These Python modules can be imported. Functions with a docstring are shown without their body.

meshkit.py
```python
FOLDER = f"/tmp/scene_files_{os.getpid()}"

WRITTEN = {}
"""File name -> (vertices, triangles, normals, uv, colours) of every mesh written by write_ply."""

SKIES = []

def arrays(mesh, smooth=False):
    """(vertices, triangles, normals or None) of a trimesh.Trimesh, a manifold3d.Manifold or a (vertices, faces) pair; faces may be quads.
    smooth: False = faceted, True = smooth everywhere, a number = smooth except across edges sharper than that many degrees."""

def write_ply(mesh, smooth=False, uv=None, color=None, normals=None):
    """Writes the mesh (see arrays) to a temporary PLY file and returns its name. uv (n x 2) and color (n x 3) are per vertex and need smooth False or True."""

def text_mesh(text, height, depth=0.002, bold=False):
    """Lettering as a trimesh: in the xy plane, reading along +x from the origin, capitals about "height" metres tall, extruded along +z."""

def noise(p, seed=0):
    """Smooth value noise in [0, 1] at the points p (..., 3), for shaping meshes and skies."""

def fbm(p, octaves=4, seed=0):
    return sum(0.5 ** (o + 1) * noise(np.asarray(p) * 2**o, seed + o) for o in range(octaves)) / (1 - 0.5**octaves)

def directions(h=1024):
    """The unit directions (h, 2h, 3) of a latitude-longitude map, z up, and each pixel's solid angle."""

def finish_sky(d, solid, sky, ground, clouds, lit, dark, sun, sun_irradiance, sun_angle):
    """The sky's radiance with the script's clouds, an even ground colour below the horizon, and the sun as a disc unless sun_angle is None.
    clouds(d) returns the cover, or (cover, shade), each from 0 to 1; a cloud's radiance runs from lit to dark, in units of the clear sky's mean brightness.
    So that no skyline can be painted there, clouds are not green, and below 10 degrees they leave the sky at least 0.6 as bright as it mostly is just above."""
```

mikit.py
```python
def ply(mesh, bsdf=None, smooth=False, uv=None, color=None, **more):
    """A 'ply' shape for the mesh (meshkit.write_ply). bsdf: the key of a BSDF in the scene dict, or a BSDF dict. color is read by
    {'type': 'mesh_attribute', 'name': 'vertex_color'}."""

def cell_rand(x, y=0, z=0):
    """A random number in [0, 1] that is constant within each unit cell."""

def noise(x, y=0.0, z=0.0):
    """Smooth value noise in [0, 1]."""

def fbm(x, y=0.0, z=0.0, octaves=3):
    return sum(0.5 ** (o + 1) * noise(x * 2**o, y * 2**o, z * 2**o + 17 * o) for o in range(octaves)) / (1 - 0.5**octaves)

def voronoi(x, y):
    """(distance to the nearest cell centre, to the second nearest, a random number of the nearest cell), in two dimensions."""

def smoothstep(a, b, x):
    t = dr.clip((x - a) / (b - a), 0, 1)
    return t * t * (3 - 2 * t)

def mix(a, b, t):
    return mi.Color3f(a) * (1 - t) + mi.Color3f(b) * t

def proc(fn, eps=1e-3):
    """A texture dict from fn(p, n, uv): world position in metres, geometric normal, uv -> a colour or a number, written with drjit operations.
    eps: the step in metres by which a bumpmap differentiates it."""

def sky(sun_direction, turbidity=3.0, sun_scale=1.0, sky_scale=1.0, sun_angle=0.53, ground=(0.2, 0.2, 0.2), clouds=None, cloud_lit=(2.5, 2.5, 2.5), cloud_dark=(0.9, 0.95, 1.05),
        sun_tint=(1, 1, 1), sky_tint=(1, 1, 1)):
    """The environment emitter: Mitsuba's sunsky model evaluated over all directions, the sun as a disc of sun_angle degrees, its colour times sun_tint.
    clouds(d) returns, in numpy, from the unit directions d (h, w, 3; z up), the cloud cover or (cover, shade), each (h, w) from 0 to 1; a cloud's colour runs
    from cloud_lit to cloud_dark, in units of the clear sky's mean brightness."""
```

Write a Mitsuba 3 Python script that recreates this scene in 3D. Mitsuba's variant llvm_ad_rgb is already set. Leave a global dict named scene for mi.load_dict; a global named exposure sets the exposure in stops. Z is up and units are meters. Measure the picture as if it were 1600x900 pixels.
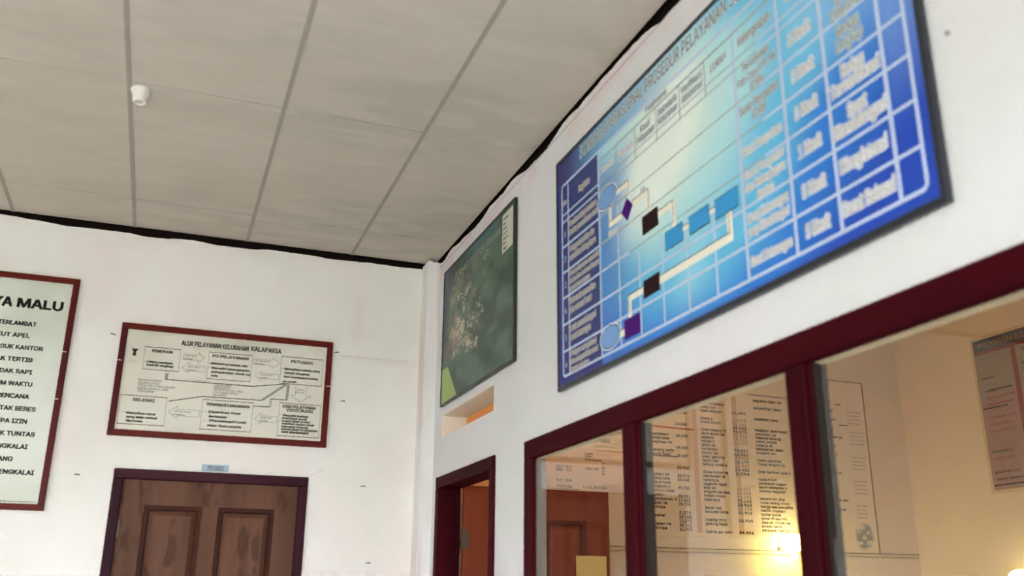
import math, random
import numpy as np, trimesh, drjit as dr, mitsuba as mi
import shapely.geometry as sg
import mikit, meshkit
from mikit import ply, proc, noise, fbm, smoothstep, mix

T = mi.ScalarTransform4f
scene, labels = {}, {}
rng = random.Random(7)

# ------------------------------------------------------------------ camera, sky, exposure
EYE = [0.0, 0.0, 1.55]
FWD, UP = [0.3270, 0.8917, 0.3130], [-0.1160, -0.2910, 0.9500]
scene['camera'] = {'type': 'thinlens', 'fov': 57.46, 'fov_axis': 'x', 'aperture_radius': 0.0055, 'focus_distance': 9.0,
                   'near_clip': 0.05, 'far_clip': 200.0,
                   'to_world': T().look_at(origin=EYE, target=[EYE[i] + FWD[i] for i in range(3)], up=UP)}


def overcast(d):
    return np.ones(d.shape[:2]), 0.5 * meshkit.fbm(d * 2.5, 4, 3)


scene['sky'] = mikit.sky((-0.6, -0.4, 0.7), turbidity=4.0, sun_scale=0.0, sky_scale=1.0, ground=(0.33, 0.32, 0.30), clouds=overcast,
                         cloud_lit=(2.22, 2.3, 2.4), cloud_dark=(1.55, 1.62, 1.72))
exposure = 5.78

# ------------------------------------------------------------------ measures (metres)
XR, YB, ZC = 1.40, 5.184, 3.4525          # right wall, back wall, ceiling underside
XL, YF = -4.20, -3.40                     # left wall, wall behind the camera
XO, YO = 4.84, -1.50                      # office beyond the glazing: far right wall, near wall
XI = 1.54                                 # office side of the dividing wall


# ------------------------------------------------------------------ helpers
def srgb(r, g, b, k=1.0):
    c = np.array([r, g, b], float) / 255
    c = np.where(c < 0.04045, c / 12.92, ((c + 0.055) / 1.055) ** 2.4) * k
    return [float(min(x, 0.92)) for x in c]


def diffuse(name, col):
    scene[name] = {'type': 'twosided', 'bsdf': {'type': 'diffuse', 'reflectance': proc(col) if callable(col) else {'type': 'rgb', 'value': list(col)}}}


def coat(name, col, rough=0.4, spec=0.5, metallic=0.0):
    scene[name] = {'type': 'twosided', 'bsdf': {'type': 'principled', 'base_color': proc(col) if callable(col) else {'type': 'rgb', 'value': list(col)},
                                                'roughness': rough, 'specular': spec, 'metallic': metallic}}


def key(name):
    if name not in scene and not any(k.startswith(name + '__') for k in scene):
        return name
    i = 1
    while '%s_%03d' % (name, i) in scene or any(k.startswith('%s_%03d__' % (name, i)) for k in scene):
        i += 1
    return '%s_%03d' % (name, i)


COUNT = {}


def put(name, mesh, bsdf, parent=None, smooth=False, **more):
    """one entry of the scene: a thing that is one mesh, or a part of its parent"""
    if parent is None:
        k = key(name)
    else:
        base = parent + '__' + name
        n = COUNT.get(base, 0)
        COUNT[base] = n + 1
        k = base if n == 0 else '%s_%03d' % (base, n)
    scene[k] = ply(mesh, bsdf, smooth=smooth, **more)
    return k


def tag(k, label=None, cat=None, group=None, kind=None):
    d = labels.setdefault(k, {})
    for a, b in (('label', label), ('category', cat), ('group', group), ('kind', kind)):
        if b:
            d[a] = b
    return k


def box(x0, x1, y0, y1, z0, z1):
    m = trimesh.creation.box((abs(x1 - x0), abs(y1 - y0), abs(z1 - z0)))
    m.apply_translation(((x0 + x1) / 2, (y0 + y1) / 2, (z0 + z1) / 2))
    return m


def bevel_box(x0, x1, y0, y1, z0, z1, r=0.003):
    """a box with chamfered edges: the hull of three boxes"""
    pts = []
    for k in range(3):
        q = [r, r, r]
        q[k] = 0
        for sx in (x0 + q[0], x1 - q[0]):
            for sy in (y0 + q[1], y1 - q[1]):
                for sz in (z0 + q[2], z1 - q[2]):
                    pts.append((sx, sy, sz))
    return trimesh.convex.convex_hull(np.array(pts))


def place(mesh, o, a, b, c):
    m = mesh.copy()
    M = np.eye(4)
    M[:3, 0], M[:3, 1], M[:3, 2], M[:3, 3] = a, b, c, o
    v = np.asarray(m.vertices) @ M[:3, :3].T + M[:3, 3]
    f = np.asarray(m.faces)
    if np.linalg.det(M[:3, :3]) < 0:
        f = f[:, ::-1]
    return trimesh.Trimesh(v, f, process=False)


def extrude(poly, h):
    gs = getattr(poly, 'geoms', [poly])
    return trimesh.util.concatenate([trimesh.creation.extrude_polygon(g, h, engine='earcut') for g in gs])


class Face:
    """a flat sheet hung on a wall: u to the right, v DOWN from its top left corner, w out of the wall"""

    def __init__(s, origin, right, out):
        s.o, s.a, s.c = np.array(origin, float), np.array(right, float), np.array(out, float)
        s.b = np.array([0, 0, 1.0])

    def block(s, u0, u1, v0, v1, w0, w1):
        return place(box(u0, u1, -v1, -v0, w0, w1), s.o, s.a, s.b, s.c)

    def bblock(s, u0, u1, v0, v1, w0, w1, r=0.003):
        return place(bevel_box(u0, u1, -v1, -v0, w0, w1, r), s.o, s.a, s.b, s.c)

    def poly(s, pts, w0, w1):
        return place(extrude(sg.Polygon([(u, -v) for u, v in pts]), w1 - w0), s.o + s.c * w0, s.a, s.b, s.c)

    def shape(s, poly, w0, w1):
        return place(extrude(poly, w1 - w0), s.o + s.c * w0, s.a, s.b, s.c)

    def line(s, pts, width, w0, w1):
        return s.shape(sg.LineString([(u, -v) for u, v in pts]).buffer(width / 2, cap_style='flat', join_style='mitre'), w0, w1)

    def text(s, string, u, v, h, w, width=None, align='left', bold=False, depth=0.0006):
        """baseline at v; width squeezes or stretches the line to that length"""
        m = meshkit.text_mesh(string, h, depth, bold)
        x0, x1 = m.bounds[0][0], m.bounds[1][0]
        k = 1.0 if width is None else width / (x1 - x0)
        wd = (x1 - x0) * k
        du = {'left': 0, 'center': -wd / 2, 'right': -wd}[align]
        v_ = np.array(m.vertices)
        v_[:, 0] = (v_[:, 0] - x0) * k
        m = trimesh.Trimesh(v_, m.faces, process=False)
        return place(m, s.o + s.a * (u + du) - s.b * v + s.c * w, s.a, s.b, s.c)


def wall_x(poly, x0, x1):          # poly in (y, z)
    return place(extrude(poly, x1 - x0), (x0, 0, 0), (0, 1, 0), (0, 0, 1), (1, 0, 0))


def wall_y(poly, y0, y1):          # poly in (x, z)
    return place(extrude(poly, y1 - y0), (0, y0, 0), (1, 0, 0), (0, 0, 1), (0, 1, 0))


def rect(a0, a1, b0, b1):
    return sg.box(a0, b0, a1, b1)


def ragged(a0, a1, top, seed, deep, step=0.012):
    """points of a broken plaster edge"""
    n = int((a1 - a0) / step)
    t = np.linspace(a0, a1, n)
    q = np.stack([t * 6, t * 0 + seed, t * 0], 1)
    r = meshkit.fbm(q, 4, seed)
    big = np.clip((meshkit.noise(np.stack([t * 2.3, t * 0 + seed, t * 0], 1), seed + 5) - 0.45) * 4, 0, 1)
    return [(float(x), float(top - deep * (0.35 + 0.9 * (y - 0.5)) - deep * 0.55 * b)) for x, y, b in zip(t, r, big)]


# ------------------------------------------------------------------ materials
def paint(base, seed):
    def fn(p, n, uv):
        a = fbm(p.x * 1.3 + seed, p.y * 1.3, p.z * 1.3, 4)
        b = fbm(p.x * 5 + seed, p.y * 5 + 3, p.z * 2.2, 3)
        c = mix(base, [base[0] * 0.93, base[1] * 0.955, base[2] * 0.92], smoothstep(0.35, 0.7, a))
        return mix(c, [base[0] * 1.0, base[1] * 0.955, base[2] * 0.95], smoothstep(0.5, 0.75, b) * 0.7)
    return fn


WHITE = [0.80, 0.795, 0.785]
BACK = [0.84, 0.825, 0.79]
RIGHT = [0.705, 0.703, 0.714]
PINK = [0.70, 0.56, 0.54]


def near(v, c, w):
    return 1 - smoothstep(0.0, w, dr.abs(v - c))


def back_paint(p, n, uv):
    c = paint(BACK, 1.0)(p, n, uv)
    q = fbm(p.x * 9, p.y, p.z * 9, 3)
    streak = near(p.x, 0.947, 0.05) * smoothstep(2.85, 2.95, p.z) * (1 - smoothstep(3.1, 3.25, p.z)) * 0.2
    band = near(p.z, 2.83, 0.035) * smoothstep(0.86, 0.95, p.x) * q * 0.5
    low = near(p.z, 1.66, 0.02) * smoothstep(0.74, 0.85, p.x) * 0.18
    seam = near(p.z, 2.838, 0.004) * smoothstep(0.84, 0.88, p.x) * smoothstep(0.35, 0.6, q) * 0.5
    top = smoothstep(3.36, 3.42, p.z) * smoothstep(0.4, 0.7, q) * 0.35
    haze = smoothstep(0.5, 0.75, fbm(p.x * 2.2 + 9, p.y, p.z * 2.2, 3)) * 0.14
    c = mix(c, PINK, dr.minimum(streak + band + low + top + haze, 0.6))
    crack = near(p.z - 2.15, (p.x - 0.737) * 0.62 + 0.0, 0.004) * (1 - smoothstep(0.80, 0.83, p.x)) * smoothstep(0.735, 0.745, p.x)
    return mix(c, [0.45, 0.42, 0.42], dr.minimum(seam + crack * 0.5, 0.8))


def right_paint(p, n, uv):
    c = paint(RIGHT, 5.0)(p, n, uv)
    q = fbm(p.x, p.y * 7, p.z * 7, 3)
    smear = smoothstep(3.28, 3.40, p.z + 0.05 * q) * smoothstep(0.38, 0.6, q) * 0.5
    line = near(p.z, 3.392 + 0.006 * q, 0.006) * smoothstep(0.3, 0.5, fbm(p.y * 1.7, 4, 0, 2)) * 0.7
    c = mix(c, PINK, smear)
    c = mix(c, [0.30, 0.25, 0.26], line)
    patch = smoothstep(0.55, 0.7, fbm(p.y * 3, 7, p.z * 3, 3)) * smoothstep(3.4, 4.2, p.y) * 0.25
    return mix(c, [0.62, 0.60, 0.59], patch)


def pilaster_paint(p, n, uv):
    c = paint(WHITE, 8.0)(p, n, uv)
    return mix(c, PINK, smoothstep(0.4, 0.7, fbm(p.x * 25, p.y * 25, p.z * 1.8, 3)) * 0.55)


def office_paint(p, n, uv):
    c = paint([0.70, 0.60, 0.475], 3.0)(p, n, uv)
    peach_glow = (1 - smoothstep(2.0, 2.12, p.x)) * smoothstep(2.0, 2.1, p.z)  # warm lamplight high on the left end, put into the wall colour
    return mix(c, [0.90, 0.60, 0.38], peach_glow)


def board_ceiling(p, n, uv):
    a = fbm(p.x * 1.1, p.y * 3.0, 2.0, 4)
    b = fbm(p.x * 4.0, p.y * 14.0, 5.0, 3)
    c = mix([0.57, 0.515, 0.44], [0.50, 0.465, 0.395], smoothstep(0.3, 0.7, a))
    return mix(c, [0.62, 0.56, 0.49], smoothstep(0.45, 0.75, b) * 0.45)


diffuse('back_wall_paint', back_paint)
diffuse('right_wall_paint', right_paint)
diffuse('plain_paint', paint(WHITE, 2.0))
diffuse('corner_paint', pilaster_paint)
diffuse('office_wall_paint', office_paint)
diffuse('vent_paint', paint([0.78, 0.70, 0.62], 4.0))
diffuse('ceiling_board', board_ceiling)
diffuse('joint_tape', [0.375, 0.345, 0.30])
diffuse('joint_filler', [0.50, 0.465, 0.40])
diffuse('dark_void', [0.012, 0.008, 0.007])
diffuse('floor_tile', [0.50, 0.485, 0.46])
diffuse('office_ceiling', [0.62, 0.52, 0.40])


def wood(dark, light, ax, scale=1.0, seed=0.0):
    def fn(p, n, uv):
        q = [p.x, p.y, p.z]
        along = q[ax]
        o = [q[i] for i in range(3) if i != ax]
        w = fbm(o[0] * 22 * scale + seed, o[1] * 22 * scale, along * 1.6 * scale, 4)
        g = fbm(o[0] * 160 * scale, o[1] * 160 * scale + seed, along * 7 * scale, 2)
        return mix(dark, light, dr.clip(smoothstep(0.3, 0.7, w) * 0.75 + g * 0.3, 0, 1))
    return fn


coat('maroon_paint', wood(srgb(42, 2, 9), srgb(60, 4, 13), 1, 0.6), 0.6, 0.05)
coat('maroon_post', wood(srgb(40, 2, 9), srgb(60, 5, 15), 2, 0.8, 3.0), 0.6, 0.05)
coat('door_frame_paint', wood(srgb(40, 12, 22), srgb(66, 32, 42), 0, 0.9, 5.0), 0.5, 0.1)
coat('door_frame_post', wood(srgb(40, 12, 22), srgb(58, 24, 34), 2, 0.9, 6.0), 0.5, 0.1)


def leaf_wood(p, n, uv):
    c = wood(srgb(84, 55, 42), srgb(104, 72, 56), 2, 0.55, 2.0)(p, n, uv)
    k = smoothstep(0.62, 0.72, fbm(p.x * 14, p.z * 5, 3.0, 3))
    return mix(c, srgb(62, 34, 24), k * 0.6)


coat('leaf_brown', leaf_wood, 0.55, 0.15)
coat('leaf_recess', wood(srgb(54, 22, 13), srgb(70, 32, 20), 2, 0.6, 4.0), 0.55, 0.15)
coat('leaf_orange', wood(srgb(104, 42, 20), srgb(124, 54, 28), 2, 0.5, 7.0), 0.5, 0.3)
coat('leaf_orange_recess', wood(srgb(84, 32, 16), srgb(100, 40, 20), 2, 0.5, 9.0), 0.5, 0.3)
coat('inner_post_grey', wood(srgb(40, 37, 35), srgb(54, 50, 46), 2, 0.8, 11.0), 0.7, 0.1)
coat('inner_post_pale', wood(srgb(128, 124, 116), srgb(150, 146, 138), 2, 0.8, 12.0), 0.7, 0.1)
coat('inner_head_cream', [0.66, 0.59, 0.42], 0.6, 0.2)
coat('red_moulding', wood(srgb(78, 18, 16), srgb(102, 32, 22), 0, 0.7, 1.0), 0.45, 0.15)
coat('red_moulding_side', wood(srgb(70, 14, 16), srgb(94, 26, 22), 2, 0.7, 2.0), 0.45, 0.15)
coat('steel', [0.45, 0.44, 0.42], 0.35, 0.5, 0.9)
coat('rust_metal', [0.10, 0.07, 0.05], 0.5, 0.5, 0.5)
coat('board_edge', srgb(30, 36, 44), 0.35, 0.5)
coat('map_edge', srgb(28, 34, 32), 0.4, 0.5)
coat('white_plastic', srgb(226, 224, 212), 0.35, 0.5)
coat('cord_dark', srgb(70, 58, 48), 0.6, 0.3)
coat('cream_rail', srgb(196, 182, 150), 0.6, 0.3)
scene['clear_glass'] = {'type': 'thindielectric', 'int_ior': 1.36, 'ext_ior': 1.0}


def sheet(base, dirt, seed):
    def fn(p, n, uv):
        return mix(base, dirt, smoothstep(0.4, 0.75, fbm(p.x * 3 + seed, p.y * 3, p.z * 3, 3)))
    return fn


coat('print_paper', sheet(srgb(218, 216, 202), srgb(205, 203, 187), 3.0), 0.35, 0.4)
coat('print_paper_cool', sheet(srgb(214, 219, 208), srgb(200, 205, 190), 6.0), 0.35, 0.4)
for nm, col in (('ink_black', (38, 37, 34)), ('ink_grey', (56, 54, 48)), ('ink_pale', (176, 177, 164)), ('ink_light', (150, 150, 140)),
                ('print_white', (222, 228, 234)), ('print_halo', (190, 208, 214)), ('print_pale', (176, 176, 178)), ('print_grey', (150, 142, 132)), ('print_brown', (112, 102, 92)), ('print_line', (184, 198, 222)),
                ('print_line_grey', (158, 170, 170)), ('print_cream', (232, 230, 214)), ('print_dark', (48, 34, 36)), ('print_purple', (76, 34, 112)),
                ('print_sky', (66, 152, 208)), ('print_ellipse', (120, 158, 206)), ('print_plaque', (166, 184, 198)), ('ink_slate', (60, 66, 72)),
                ('map_white', (196, 198, 184)), ('map_title', (128, 134, 126)), ('ink_warm', (62, 52, 42)), ('ink_faint', (150, 128, 104)),
                ('ink_red', (170, 84, 66)), ('chart_band', (198, 166, 138)), ('ink_violet', (120, 104, 110)), ('sheet_slate', (84, 80, 92)), ('ink_deepred', (138, 66, 58)), ('print_teal', (92, 104, 100)),
                ('paper_yellow', (214, 190, 120))):
    diffuse(nm, srgb(*col))


def chart_paper(p, n, uv):
    c = mix([0.70, 0.60, 0.47], [0.72, 0.63, 0.51], fbm(p.x * 4, p.y, p.z * 4, 3))
    return c


def chart_orange(p, n, uv):
    c = chart_paper(p, n, uv)
    t = smoothstep(2.345, 2.355, p.z) * (1 - smoothstep(2.40, 2.41, p.z)) * 0.5 + (1 - smoothstep(2.33, 2.34, p.z)) * 0.22
    return mix(c, [0.74, 0.45, 0.29], t)


def chart_picture(p, n, uv):
    c = chart_paper(p, n, uv)
    a = fbm(p.x * 14, 1.0, p.z * 22, 3)
    m = near(p.x, 4.40, 0.11) * near(p.z, 1.94, 0.13)
    m = smoothstep(0.12, 0.5, m * (0.5 + a))
    c = mix(c, mix([0.22, 0.24, 0.23], [0.55, 0.52, 0.42], smoothstep(0.45, 0.6, fbm(p.x * 30, 4.0, p.z * 30, 2))), m * 0.85)
    return c


def poster_print(p, n, uv):
    u, v = 4.50 - p.y, 3.155 - p.z
    base = mix([0.29, 0.25, 0.20], [0.33, 0.205, 0.165], smoothstep(0.33, 0.42, v))
    green = near(u, 0.14, 0.10) * near(v, 0.24, 0.10) + smoothstep(0.33, 0.36, u) * near(v, 0.25, 0.2) * 1.2
    return mix(base, [0.27, 0.26, 0.16], dr.clip(green * fbm(u * 20, v * 20, 0, 2), 0, 0.7))


for nm, fn in (('chart_sheet', chart_paper), ('chart_sheet_orange', chart_orange), ('chart_sheet_picture', chart_picture), ('poster_sheet', poster_print)):
    diffuse(nm, fn)


def blue_print(p, n, uv):
    u, v = (3.251 - p.y) / 1.965, (3.254 - p.z) / 0.96
    w = fbm(u * 3.0, v * 2.2, 1.5, 3) - 0.5
    r = dr.sqrt(dr.square((u - 0.45) / 0.40) + dr.square((v - 0.31) / 0.57)) + w * 0.45
    white, pale, cyan = srgb(214, 230, 218), srgb(172, 218, 222), srgb(92, 180, 218)
    mid, deep, navy = srgb(44, 118, 202), srgb(28, 66, 170), srgb(26, 26, 98)
    c = mix(white, pale, smoothstep(0.15, 0.55, r))
    c = mix(c, cyan, smoothstep(0.5, 0.85, r))
    c = mix(c, mid, smoothstep(0.85, 1.2, r))
    c = mix(c, deep, smoothstep(1.15, 1.6, r))
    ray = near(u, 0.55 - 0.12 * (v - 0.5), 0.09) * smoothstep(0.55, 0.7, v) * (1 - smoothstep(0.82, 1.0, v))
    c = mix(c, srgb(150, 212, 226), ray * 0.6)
    tr = smoothstep(0.66, 0.95, u) * (1 - smoothstep(0.05, 0.62, v))  # glare over the upper right corner, painted into the print colour
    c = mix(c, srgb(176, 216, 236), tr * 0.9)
    sl = smoothstep(0.2, 0.21, u) * (1 - smoothstep(0.25, 0.44, u + 0.08 * (w + 0.5)))
    c = mix(c, srgb(58, 110, 186), sl * smoothstep(0.12, 0.3, v) * 0.8)
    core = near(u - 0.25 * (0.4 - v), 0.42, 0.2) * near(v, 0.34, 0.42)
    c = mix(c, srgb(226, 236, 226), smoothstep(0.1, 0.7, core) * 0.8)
    c = mix(c, srgb(116, 150, 216), smoothstep(0.93, 0.955, u) * near(v, 0.5, 0.3) * 0.5)
    left = 1 - smoothstep(0.195, 0.205, u)
    top = 1 - smoothstep(0.12, 0.13, v)
    c = mix(c, navy, left * (1 - top) * 0.95)
    c = mix(c, srgb(44, 34, 96), (1 - smoothstep(0.0, 0.34, u)) * top)
    c = mix(c, srgb(70, 130, 190), smoothstep(0.1, 0.3, u) * top * (1 - smoothstep(0.3, 0.6, u)) * 0.6)
    return mix(c, srgb(44, 66, 150), (1 - smoothstep(0.0, 0.022, u)) * 0.6 + smoothstep(0.965, 0.985, v) * 0.5)


def map_print(p, n, uv):
    u, v = 4.90 - p.y, 3.31 - p.z
    n1 = fbm(u * 5, v * 9, 2.0, 4)
    c = mix(srgb(46, 68, 58), srgb(72, 98, 82), smoothstep(0.35, 0.7, n1))
    town = near(u, 0.42 + 0.25 * (0.4 - v), 0.46) * (1 - smoothstep(0.46, 0.66, v + 0.25 * (n1 - 0.5))) * smoothstep(0.04, 0.14, v)
    sp = 0.5 * fbm(u * 60, v * 90, 5.0, 3) + 0.5 * fbm(u * 13, v * 22, 9.0, 2)
    c = mix(c, srgb(118, 116, 98), smoothstep(0.1, 0.6, town) * smoothstep(0.4, 0.7, fbm(u * 9, v * 14, 11.0, 3)) * 0.6)
    c = mix(c, srgb(178, 172, 150), smoothstep(0.54, 0.68, sp) * smoothstep(0.1, 0.5, town) * 0.75)
    c = mix(c, srgb(150, 120, 104), smoothstep(0.55, 0.7, fbm(u * 12, v * 9, 8.0, 3)) * near(u, 0.24, 0.16) * near(v, 0.36, 0.24) * 0.8)
    sea = (1 - smoothstep(0.12, 0.2, u + 0.3 * (v - 0.2) + 0.08 * n1)) * (1 - smoothstep(0.4, 0.55, v))
    c = mix(c, srgb(62, 62, 80), sea)
    c = mix(c, srgb(96, 84, 82), (1 - smoothstep(0.16, 0.2, u)) * near(v, 0.5, 0.1) * 0.7)
    field = 1 - smoothstep(0.0, 0.01, u - (0.12 + 0.95 * (v - 0.585)))
    field = field * smoothstep(0.57, 0.585, v)
    c = mix(c, srgb(142, 164, 92), field)
    blue = near(v, 0.03, 0.05) * smoothstep(0.3, 0.6, u) * (1 - smoothstep(0.85, 1.0, u))
    return mix(c, srgb(56, 96, 104), blue * 0.9)


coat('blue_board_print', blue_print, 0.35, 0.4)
coat('map_print', map_print, 0.4, 0.4)

# ------------------------------------------------------------------ the setting: floor, walls, ceiling
tag(put('floor', box(XL - 0.2, XO + 0.2, YF - 0.2, YB + 0.2, -0.1, 0.0), 'floor_tile'), 'pale tiled floor of the room', kind='structure')

# back wall: masonry core, plaster coat whose top edge is broken, dark gap under the ceiling boards
DX0, DX1, DZ = -0.235, 0.737, 2.148
door_hole = rect(DX0, DX1, -0.1, DZ)
top = ragged(XL, XR, ZC - 0.014, 3, 0.03)
plaster = sg.Polygon([(XL, 0), (XR, 0)] + [(x, z) for x, z in reversed(top)]).difference(door_hole)
core = rect(XL - 0.15, XI + 0.0, 0, 3.39).difference(door_hole)
back = trimesh.util.concatenate([wall_y(plaster, YB, YB + 0.022), wall_y(core, YB + 0.0221, YB + 0.14)])
tag(put('wall_back', back, 'back_wall_paint'), 'white painted back wall with the panelled door', kind='structure')
tag(put('trim_1', box(XL - 0.15, XR + 0.02, YB + 0.03, YB + 0.13, 3.391, 3.60), 'dark_void'), 'dark gap between back wall and ceiling', kind='structure')

# right wall, two skins: room side with tight openings, office side with wider reveals
WY0, WY1, WZ0, WZ1 = 0.03, 3.622, 0.90, 2.157
VY0, VY1, VZ0, VZ1 = 4.05, 4.92, 2.362, 2.492
D2Y0, D2Y1, D2Z = 4.011, 4.962, 2.155
holes = sg.MultiPolygon([rect(WY0, WY1, WZ0, WZ1), rect(VY0, VY1, VZ0, VZ1), rect(D2Y0, D2Y1, -0.1, D2Z)])
top = ragged(YF, YB, ZC - 0.010, 9, 0.044)
plaster = sg.Polygon([(YF, 0), (YB, 0)] + [(y, z) for y, z in reversed(top)]).difference(holes)
outer = rect(YF, YB + 0.14, 0, 3.385).difference(holes)
holes2 = sg.MultiPolygon([rect(WY0 - 0.15, WY1 + 0.13, WZ0 - 0.1, WZ1 + 0.2), rect(VY0, VY1, VZ0, VZ1), rect(D2Y0, D2Y1, -0.1, D2Z)])
inner = rect(YF, YB + 0.0, 0, ZC).difference(holes2)
right = trimesh.util.concatenate([wall_x(plaster, XR, XR + 0.022), wall_x(outer, XR + 0.0221, XR + 0.05)])
tag(put('wall_right', right, 'right_wall_paint'), 'white painted right wall above the glazed partition', kind='structure')
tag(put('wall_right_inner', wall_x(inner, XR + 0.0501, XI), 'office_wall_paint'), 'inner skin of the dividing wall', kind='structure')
tag(put('trim_2', box(XR + 0.028, XR + 0.0495, YF, YB + 0.02, 3.386, 3.60), 'dark_void'), 'dark gap between right wall and ceiling', kind='structure')
lining = trimesh.util.concatenate([box(XR + 0.002, XI + 0.001, VY1 - 0.006, VY1 + 0.002, VZ0, VZ1), box(XR + 0.002, XI + 0.001, VY0 - 0.002, VY0 + 0.006, VZ0, VZ1),
                                   box(XR + 0.002, XI + 0.001, VY0, VY1, VZ1 - 0.006, VZ1 + 0.002), box(XR + 0.002, XI + 0.001, VY0, VY1, VZ0 - 0.002, VZ0 + 0.004)])
tag(put('trim_4', lining, 'vent_paint'), 'plastered lining of the vent opening above the doorway', kind='structure')
# corner pilaster
ptop = [(1.325, 3.428), (1.345, 3.434), (1.36, 3.425), (1.385, 3.430), (1.3995, 3.424)]
pil = wall_y(sg.Polygon([(1.325, 0), (1.3995, 0)] + ptop[::-1]), 5.06, YB - 0.0005)
tag(put('trim_3', pil, 'corner_paint'), 'narrow pinkish plaster pilaster in the corner', kind='structure')

# left wall and wall behind the camera, with their window openings
lw = rect(YF - 0.15, YB + 0.14, 0, 3.6).difference(sg.MultiPolygon([rect(-2.5, -0.7, 0.8, 2.6), rect(0.4, 2.2, 0.8, 2.6)]))
tag(put('wall_left', wall_x(lw, XL - 0.15, XL), 'plain_paint'), 'white left wall with two window openings', kind='structure')
fw = rect(XL, XO + 0.15, 0, 3.6).difference(sg.MultiPolygon([rect(-3.9, -1.0, 0.5, 2.95), rect(-0.7, 1.1, 0.05, 2.95)]))
tag(put('wall_front', wall_y(fw, YF - 0.15, YF), 'plain_paint'), 'white front wall with openings, behind the camera', kind='structure')

# ceiling: boards, taped long joints, open cross joints
GX = [0.891 + 0.5975 * k for k in range(-9, 1)]
GY = [4.772 - 1.2265 * k for k in range(0, 8)]
xs = [XL] + [x for x in GX if x > XL + 0.05] + [XR]
ys = [YF] + sorted(y for y in GY if y > YF + 0.05) + [YB]
for i in range(len(xs) - 1):
    for j in range(len(ys) - 1):
        dz = rng.uniform(0, 0.0012)
        put('panel', box(xs[i] + 0.001, xs[i + 1] - 0.001, ys[j] + 0.0034, ys[j + 1] - 0.0034, ZC + dz, ZC + 0.006 + dz), 'ceiling_board', 'ceiling')
for x in xs[1:-1]:
    tape = trimesh.util.concatenate([box(x - 0.009, x + 0.009, YF, YB, ZC - 0.0016, ZC)])
    put('joint_strip', tape, 'joint_tape', 'ceiling')
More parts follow.
